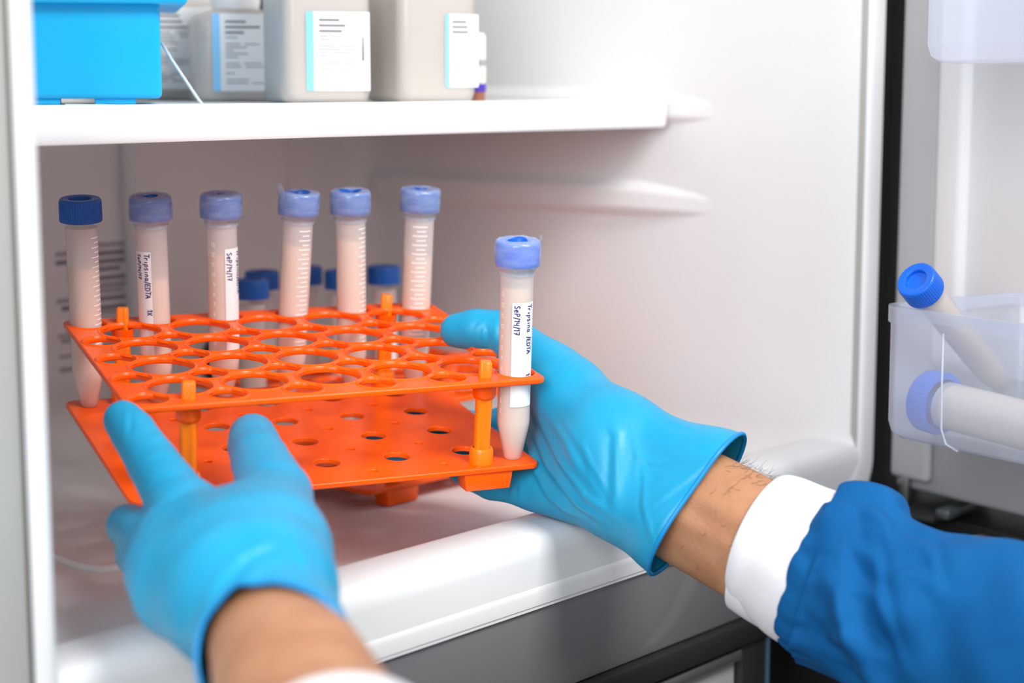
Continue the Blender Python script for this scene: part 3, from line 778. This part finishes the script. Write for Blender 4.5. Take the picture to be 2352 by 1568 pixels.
def folds(v, f, lines):
    """raise or press creases of the glove along polylines on the side that faces the front"""
    N = vnormals(v, f); uv, d = pixels(v); face = ((CAMP-v)*N).sum(1)/np.linalg.norm(v-CAMP, axis=1)
    wgt = np.clip((face-.05)/.25, 0, 1); disp = np.zeros(len(v))
    for pts, amp, wid in lines:
        P = np.array(pts, float); best = np.full(len(v), 1e9); tt = np.zeros(len(v)); L = len(P)-1; side = np.zeros(len(v))
        for i in range(L):
            a, b = P[i], P[i+1]; ab = b-a; q = uv-a; t = np.clip((q@ab)/(ab@ab), 0, 1); w = q-t[:, None]*ab
            dd = np.linalg.norm(w, axis=1); m = dd < best; best[m] = dd[m]; tt[m] = (i+t[m])/L; side[m] = np.sign(ab[0]*q[m, 1]-ab[1]*q[m, 0])
        x = best*side/wid; env = np.sin(np.pi*np.clip(tt, .02, .98))**.6
        prof = np.exp(-x*x)-.55*np.exp(-((x-1.6)/.9)**2)
        disp += amp*prof*env
    return v+N*(disp*wgt)[:, None]
def surf(v, u, w, pick):
    """depth of the meshed surface where pixel (u,w) meets it: nearest point, or silhouette"""
    uv, d = pixels(v); m = np.hypot(uv[:, 0]-u, uv[:, 1]-w); k = m < (14 if pick == 'near' else max(20, np.sort(m)[12]))
    return (d[k].min() if pick == 'near' else d[k].mean())/1000
def glove_object(name, v, f, cut, parent, material, sub=None):
    me = data_mesh(name, v/1000.0, f)
    b = bmesh.new(); b.from_mesh(me)
    if cut:
        p0, p1, p2, inside = [Vector(q)/1000 for q in cut]
        n = (p1-p0).cross(p2-p0).normalized()
        if (inside-p0).dot(n) > 0: n = -n
        bmesh.ops.bisect_plane(b, geom=b.verts[:]+b.edges[:]+b.faces[:], plane_co=p0, plane_no=n, clear_outer=True, dist=1e-6)
    b.normal_update(); b.to_mesh(me)
    # ordered boundary
    loop = []
    be = [e for e in b.edges if len(e.link_faces) == 1]
    if be:
        nb = {}
        for e in be:
            a, c = e.verts; nb.setdefault(a, []).append(c); nb.setdefault(c, []).append(a)
        left = set(nb); best = []
        while left:
            st = left.pop(); cur = st; lp_ = [st]; prev = None
            while True:
                nx = [w for w in nb[cur] if w != prev and w in left]
                if not nx: break
                prev = cur; cur = nx[0]; left.discard(cur); lp_.append(cur)
            if len(lp_) > len(best): best = lp_
        loop = [w.co.copy() for w in best]
    b.free()
    o = setp(link(name, me, material, smooth=180), parent)
    return o, loop
def loft(name, stations, n=48, m=60, disp=None, shear=None, upv=None, flip=False):
    """tube through stations (point, a, b): a along the picture-plane normal of the axis, b towards the viewer"""
    P = np.array([np.array(s[0]) for s in stations]); A = np.array([s[1] for s in stations]); B = np.array([s[2] for s in stations])
    L = np.concatenate([[0], np.cumsum(np.linalg.norm(np.diff(P, axis=0), axis=1))]); T = np.linspace(0, L[-1], m)
    def cr(X):
        X = np.asarray(X, float); out = []
        for t in T:
            i = min(np.searchsorted(L, t, side='right')-1, len(L)-2); u = (t-L[i])/(L[i+1]-L[i])
            p0 = X[max(i-1, 0)]; p1 = X[i]; p2 = X[i+1]; p3 = X[min(i+2, len(X)-1)]
            m1 = (p2-p0)*.5; m2 = (p3-p1)*.5
            out.append((2*u**3-3*u*u+1)*p1+(u**3-2*u*u+u)*m1+(-2*u**3+3*u*u)*p2+(u**3-u*u)*m2)
        return np.array(out)
    C = cr(P); a_ = cr(A); b_ = cr(B); v = []; f = []
    for i in range(m):
        t = C[min(i+1, m-1)]-C[max(i-1, 0)]; t = t/np.linalg.norm(t)
        view = CAMP-C[i]; w = view-t*(view@t); w /= np.linalg.norm(w); s = np.cross(t, w)   # w towards viewer, s sideways
        for k in range(n):
            q = 2*math.pi*k/n; r = 1.0
            dd = disp(i/(m-1), q) if disp else 0
            p = C[i]+s*math.cos(q)*(a_[i]+dd)+w*math.sin(q)*(b_[i]+dd)
            if shear: p = p+t*shear(i/(m-1), q)
            v.append(p)
    for i in range(m-1):
        for k in range(n):
            j = (k+1) % n; f.append((i*n+k, i*n+j, (i+1)*n+j, (i+1)*n+k))
    return np.array(v), np.array(f)

person = empty('person', un(1900, 1400, .80), 'person in a blue gown and blue nitrile gloves lifting the orange tube rack', 'person')
# ---------------------------------------------------------------- right hand
rp = [(J(1415, 1018, .915), 22, J(1651, 1109, .885), 22.5), (J(1651, 1109, .885), 22.5, J(1760, 1165, .872), 23),
      (J(1440, 1140, .903), 20, J(1561, 1211, .882), 22.5), (J(1561, 1211, .882), 22.5, J(1670, 1270, .870), 23),
      (J(1405, 1012, .917), 23.5, J(1268, 872, .955), 16),
      (J(1440, 1140, .903), 20, J(1238, 1112, .948), 13.5), (J(1425, 1085, .910), 20, J(1245, 1068, .968), 14),
      (J(1420, 1060, .912), 20, J(1252, 1015, .985), 14), (J(1405, 1030, .915), 20, J(1262, 955, .995), 14)]
rc = [([(J(1305, 905, .946), 18), (J(1266, 868, .955), 15.8), (J(1160, 764, .966), 12.2), (J(1095, 757, .970), 11.4), (J(1050, 759, .974), 9.6)], 14),
      ([(J(1238, 1112, .948), 12.5), (J(1130, 1107, .956), 9.6), (J(1085, 1090, .972), 8.8), (J(1060, 1078, .985), 8)], 8),
      ([(J(1245, 1068, .968), 13), (J(1118, 1078, .990), 10), (J(1040, 1056, 1.004), 9.4), (J(985, 1040, 1.012), 8.6)], 8),
      ([(J(1252, 1015, .985), 13), (J(1110, 1040, 1.012), 10.2), (J(985, 1020, 1.008), 9.6), (J(872, 1022, .985), 8.8)], 8),
      ([(J(1262, 955, .995), 13), (J(1115, 985, 1.030), 10.2), (J(1015, 972, 1.036), 9.6), (J(935, 960, 1.032), 8.8)], 8)]
v, f = sdf_mesh('glove', rp, 14, rc, 1.5, smooth_it=4)
fl = [([(1225, 985), (1262, 1075), (1330, 1160), (1400, 1205)], 1.5, 9), ([(1238, 960), (1285, 1055), (1345, 1140), (1412, 1190)], 1.4, 8), ([(1210, 1010), (1232, 1090), (1275, 1165)], 1.3, 7), ([(1245, 1120), (1290, 1165), (1350, 1195)], 1.0, 7), ([(1250, 940), (1300, 1010), (1330, 1090)], .6, 8),
      ([(1222, 1040), (1250, 1110), (1310, 1180)], .8, 8), ([(1268, 970), (1320, 1060), (1370, 1130)], .5, 9), ([(1290, 960), (1345, 1040), (1405, 1150)], .45, 7),
      ([(1405, 975), (1418, 1000), (1417, 1080), (1412, 1190)], 1.3, 12), ([(1335, 990), (1350, 1060), (1360, 1110)], .4, 6),
      ([(1475, 1050), (1480, 1100), (1478, 1160), (1492, 1220), (1510, 1270)], .7, 6), ([(1450, 1045), (1500, 1065), (1540, 1060)], .5, 6), ([(1478, 1175), (1530, 1135), (1590, 1090), (1650, 1040)], .5, 7),
      ([(1500, 1240), (1530, 1190), (1580, 1130), (1640, 1070)], .6, 7), ([(1500, 930), (1540, 965), (1600, 985)], .4, 8), ([(1455, 1000), (1465, 1050), (1460, 1100)], .4, 9),
      ([(1118, 745), (1118, 775), (1116, 800)], -1.0, 4), ([(1080, 765), (1092, 745), (1105, 730)], -.4, 4), ([(1100, 775), (1110, 755), (1122, 735)], -.4, 4), ([(1135, 790), (1140, 760), (1138, 730)], .5, 6),
      ([(1060, 1112), (1080, 1130), (1100, 1140)], .4, 8), ([(1175, 1080), (1178, 1120), (1170, 1160)], .6, 6), ([(1190, 1085), (1196, 1120), (1192, 1160)], .5, 5)]
v = folds(v, f, fl)
gr, loop = glove_object('glove', v, f, (J(1699, 1016, .889), J(1513, 1304, .889), J(1560, 1172, .860), J(1400, 1050, .91)), person, M_glove)
tag(gr, 'blue nitrile glove on the right hand with its thumb over the top plate')
gr.modifiers.new('thickness', 'SOLIDIFY').thickness = .0004
def sub_of(o, part):
    o.parent = part; o.matrix_parent_inverse = (person.matrix_basis @ part.matrix_parent_inverse).inverted(); return o
def resample(loop, n):
    P = np.array([tuple(p) for p in loop]); P = np.vstack([P, P[:1]]); L = np.concatenate([[0], np.cumsum(np.linalg.norm(np.diff(P, axis=0), axis=1))])
    t = np.linspace(0, L[-1], n, endpoint=False); Q = np.stack([np.interp(t, L, P[:, k]) for k in range(3)], 1)
    for _ in range(2): Q = .5*Q+.25*(np.roll(Q, 1, 0)+np.roll(Q, -1, 0))
    return Q
sub_of(link('cuff_bead', tube_path('cuff_bead', resample(loop, 90), .0012, 8, closed=True), M_bead, smooth=180), gr)
# forearm
def tend(t, q):
    d = 0
    for q0, amp, w in ((math.radians(100), 1.4, .16), (math.radians(75), 1.1, .14), (math.radians(125), .9, .14)):
        d += amp*math.exp(-((q-q0)/w)**2)*math.exp(-((t-.18)/.16)**2)
    return d+.35*math.sin(3*q+2)*math.sin(9*t)
fa = [(J(1440, 1085, .905), 26, 19), (J(1560, 1147, .888), 29.5, 21.5), (J(1660, 1200, .878), 30.5, 22.5), (J(1750, 1248, .866), 31, 23), (J(1900, 1320, .850), 33, 27), (J(2300, 1520, .80), 38, 34), (J(2750, 1740, .72), 43, 42)]
v, f = loft('forearm', fa, 72, 90, tend)
fr_o = setp(link('forearm', data_mesh('forearm', v/1000, f), M_skin, smooth=180), person); tag(fr_o, 'bare wrist with dark hairs between the right glove and the white cuff')
vN = vnormals(v, f)
# hairs
hv = []; hf = []; rh = random.Random(3)
uvp, dp = pixels(v)
cand = [i for i in range(len(v)) if 1560 < uvp[i][0] < 1800 and ((CAMP-v[i])@vN[i]) > -18*1000*.3]
for _ in range(900):
    i = rh.choice(cand); u, w = uvp[i]
    edge = (w-1045)-(u-1690)*.48      # distance below the upper outline
    if rh.random() > (1.0 if edge < 40 else (.5 if edge < 110 else .16)): continue
    p = v[i]+np.array([rh.uniform(-1.5, 1.5) for _ in range(3)]); n_ = vN[i]
    tdir = np.array(tuple((RGT*(.75+.5*rh.uniform(-1, 1))+UP*rh.uniform(-.2, .75)).normalized()))
    L = rh.uniform(3, 9); c = rh.uniform(-.5, .7); pts = []
    for k in range(6):
        s = k/5; pts.append(p-n_*.5+(tdir*s*L+n_*(.55*L*s*(1-.35*s))+np.array(tuple(UP))*c*L*s*s*.5))
    me = tube_path('h', [Vector(q)/1000 for q in pts], [.00008, .00008, .00007, .00006, .00005, .00002], 3, caps=False)
    off = len(hv); hv += [tuple(q.co) for q in me.vertices]; hf += [tuple(off+a for a in pl.vertices) for pl in me.polygons]; bpy.data.meshes.remove(me)
ho = sub_of(link('arm_hair', data_mesh('arm_hair', hv, hf), M_hair), fr_o); tag(ho, kind='stuff')
# sleeve and knitted cuff
ck = [(J(1752, 1236, .866), 31.5, 24.5), (J(1766, 1243, .864), 33.0, 25.5), (J(1800, 1262, .860), 34.2, 26.5), (J(1862, 1300, .852), 37, 29), (J(1890, 1312, .849), 37, 29)]
v, f = loft('knit_cuff', ck, 96, 40, lambda t, q: .35*math.sin(5*q+1)*t+.18*math.sin(11*q)*t)
sl = [(J(1868, 1305, .851), 37.5, 29.5), (J(1885, 1312, .849), 40.5, 32), (J(1925, 1325, .845), 43.5, 35), (J(1990, 1362, .836), 42, 36), (J(2095, 1413, .822), 43, 39), (J(2280, 1485, .798), 47, 45), (J(2500, 1570, .765), 50, 50), (J(2800, 1700, .72), 52, 52)]
rs = np.random.default_rng(11); PH = rs.uniform(0, 6.28, 14)
def gown(t, q):
    g = math.exp(-((t-.05)/.09)**2); d = 0
    gm = .35+.65*abs(math.sin(1.7*q+PH[7])*math.sin(2.9*q+PH[8])); d += .9*gm*g*math.sin(9*q+PH[0]+6*t+1.5*math.sin(2*q))+.6*gm*g*math.sin(17*q+PH[1]-9*t+2*math.sin(3*q))+.35*gm*math.exp(-((t-.07)/.06)**2)*math.sin(29*q+PH[6])
    e = math.exp(-((t-.25)/.25)**2)
    def rid(x, s): return math.exp(-((x+math.pi) % (2*math.pi)-math.pi)**2/s)
    d += 3.2*rid(q-(2.35-5.2*t)-.0, .09)*e*1.2-2.4*rid(q-(2.65-5.2*t), .07)*e
    d += 3.0*rid(q-(1.5-3.0*t+.4*math.sin(9*t)), .06)*math.exp(-((t-.22)/.18)**2)-2.2*rid(q-(1.22-3.0*t), .05)*math.exp(-((t-.22)/.18)**2)
    d += 2.6*rid(q-(.75+2.4*t), .06)*math.exp(-((t-.30)/.16)**2)+2.2*rid(q-(1.05-4*t), .05)*math.exp(-((t-.40)/.18)**2)
    d += 1.2*math.sin(2*q+17*t+PH[3])*min(1, t*6)+.9*math.sin(4*q-23*t+PH[4])*min(1, t*5)+.5*math.sin(7*q+31*t+PH[5])*min(1, t*5)
    for q0, sl_, amp, w, t0, tw in ((2.0, -3.6, 2.0, .010, .16, .10), (1.75, -2.6, 1.7, .008, .22, .12), (1.35, -1.6, 1.8, .010, .20, .13), (2.3, -1.2, 1.5, .008, .12, .08), (.95, .8, 1.6, .010, .24, .12), (1.6, 1.5, 1.3, .008, .33, .10), (1.1, -5.0, 1.6, .012, .30, .12), (2.55, -2.2, 1.4, .010, .30, .12), (.6, 1.8, 1.3, .010, .16, .10)):
        x = q-(q0+sl_*(t-.15)+.12*math.sin(30*t+q0*7)); x = (x+math.pi) % (2*math.pi)-math.pi; e2 = math.exp(-((t-t0)/tw)**2)
        d += amp*e2*(math.exp(-x*x/w)-.8*math.exp(-(x-.17)**2/(w*1.6)))
    # raised pucker on the upper outline next to the cuff
    d += 5.5*rid(q-math.pi, .35)*math.exp(-((t-.085)/.05)**2)-3.0*rid(q-math.pi, .5)*math.exp(-((t-.20)/.07)**2)
    return d
v2, f2 = loft('sleeve', sl, 240, 260, gown)
so = setp(link('gown_sleeve', data_mesh('gown_sleeve', v2/1000, f2), M_gown, smooth=180), person); tag(so, 'wrinkled blue gown sleeve of the right arm')
so.modifiers.new('thickness', 'SOLIDIFY').thickness = .0005
co = sub_of(link('knit_cuff', data_mesh('knit_cuff', v/1000, f), M_cuff, smooth=180), so); tag(co, 'white knitted cuff')
cm_ = co.modifiers.new('thickness', 'SOLIDIFY'); cm_.thickness = .0016; cm_.offset = -1
ck2 = [(J(1748, 1262, .868), 32.5, 23.5), (J(1790, 1284, .862), 33.5, 24.5), (J(1862, 1316, .852), 35, 26)]
v, f = loft('cuff_fold', ck2, 72, 20)
c2o = sub_of(link('cuff_fold', data_mesh('cuff_fold', v/1000, f), M_cuff, smooth=180), so)

# ---------------------------------------------------------------- left hand
lp_ = [(J(596, 1400, .680), 22.5, J(643, 1530, .630), 23.5), (J(643, 1530, .630), 23.5, J(697, 1690, .565), 25.5), (J(550, 1385, .677), 15.5, J(600, 1480, .650), 15), (J(632, 1350, .680), 15, J(655, 1440, .655), 16),
      (J(545, 1388, .677), 16, J(402, 1370, .702), 12.5), (J(530, 1370, .680), 18, J(380, 1322, .722), 13.5), (J(540, 1360, .680), 21, J(385, 1262, .742), 14),
      (J(600, 1340, .682), 21, J(440, 1200, .760), 14.5), (J(625, 1345, .682), 17, J(632, 1255, .712), 17), (J(560, 1280, .705), 20, J(560, 1220, .735), 16)]
lc = [([(J(636, 1265, .710), 18), (J(633, 1140, .768), 16), (J(598, 1060, .815), 13.4), (J(584, 1024, .838), 12.4), (J(580, 1004, .852), 11.6)], 18),
      ([(J(440, 1200, .760), 15), (J(352, 1064, .797), 11.6), (J(306, 993, .815), 10.4), (J(283, 964, .822), 9.3)], 12),
      ([(J(385, 1262, .742), 13), (J(296, 1208, .803), 10.0), (J(350, 1222, .862), 9.2), (J(415, 1215, .884), 8.4)], 6),
      ([(J(380, 1322, .722), 13), (J(318, 1272, .786), 10), (J(390, 1262, .850), 9.2), (J(465, 1245, .876), 8.4)], 6),
      ([(J(402, 1375, .702), 12), (J(352, 1322, .756), 9), (J(420, 1300, .812), 8.2), (J(490, 1275, .842), 7.6)], 6)]
v, f = sdf_mesh('glove', lp_, 16, lc, 1.5, smooth_it=5)
fl = [([(300, 940), (300, 970), (296, 1000)], -.7, 6), ([(340, 1010), (370, 1000), (390, 1010)], .35, 8), ([(330, 1050), (370, 1035), (400, 1045)], .35, 8), ([(320, 1100), (360, 1085), (410, 1080)], .4, 10), ([(330, 1150), (390, 1135), (440, 1110)], .5, 12),
      ([(350, 1180), (420, 1150), (480, 1120)], .4, 12), ([(470, 1400), (500, 1330), (560, 1270), (640, 1235)], 1.2, 14), ([(480, 1470), (520, 1370), (590, 1300), (660, 1270)], 1.1, 12), ([(665, 1225), (690, 1270), (715, 1320)], 1.1, 10), ([(430, 1480), (460, 1420), (480, 1360)], .8, 14), ([(520, 1400), (560, 1340), (620, 1300)], .8, 9), ([(280, 1200), (290, 1230), (296, 1260)], .5, 6)]
v = folds(v, f, fl)
gl, loop = glove_object('glove', v, f, (J(640, 1322, surf(v, 640, 1322, 'near')), J(476, 1590, surf(v, 476, 1590, 'side')+.010), J(786, 1515, surf(v, 786, 1515, 'side')+.012), J(450, 1250, .74)), person, M_glove)
tag(gl, 'blue nitrile glove on the left hand gripping the front left corner')
gl.modifiers.new('thickness', 'SOLIDIFY').thickness = .0004
sub_of(link('cuff_bead', tube_path('cuff_bead', resample(loop, 90), .0011, 8, closed=True), M_bead, smooth=180), gl)
la = [(J(585, 1330, .70), 22, 19), (J(618, 1400, .675), 24, 20.5), (J(645, 1490, .640), 25.5, 22.5), (J(680, 1580, .608), 28, 25), (J(750, 1740, .56), 31, 28), (J(900, 2000, .48), 36, 34)]
v, f = loft('forearm', la, 72, 70, lambda t, q: .3*math.sin(3*q+1)*math.sin(8*t))
lf = setp(link('forearm', data_mesh('forearm', v/1000, f), M_skin, smooth=180), person); tag(lf, 'bare left wrist emerging from the glove at the bottom edge')
lk = [(J(776, 1780, .550), 34.5, 32), (J(850, 1915, .508), 36, 34), (J(930, 2060, .465), 40, 38)]
v, f = loft('knit_cuff', lk, 72, 30, None, lambda t, q: -7*math.cos(q)*(1-t))
lk_o = setp(link('knit_cuff', data_mesh('knit_cuff', v/1000, f), M_cuff, smooth=180), person); tag(lk_o, 'white knitted cuff of the left sleeve')
lk_o.modifiers.new('thickness', 'SOLIDIFY').thickness = .0015
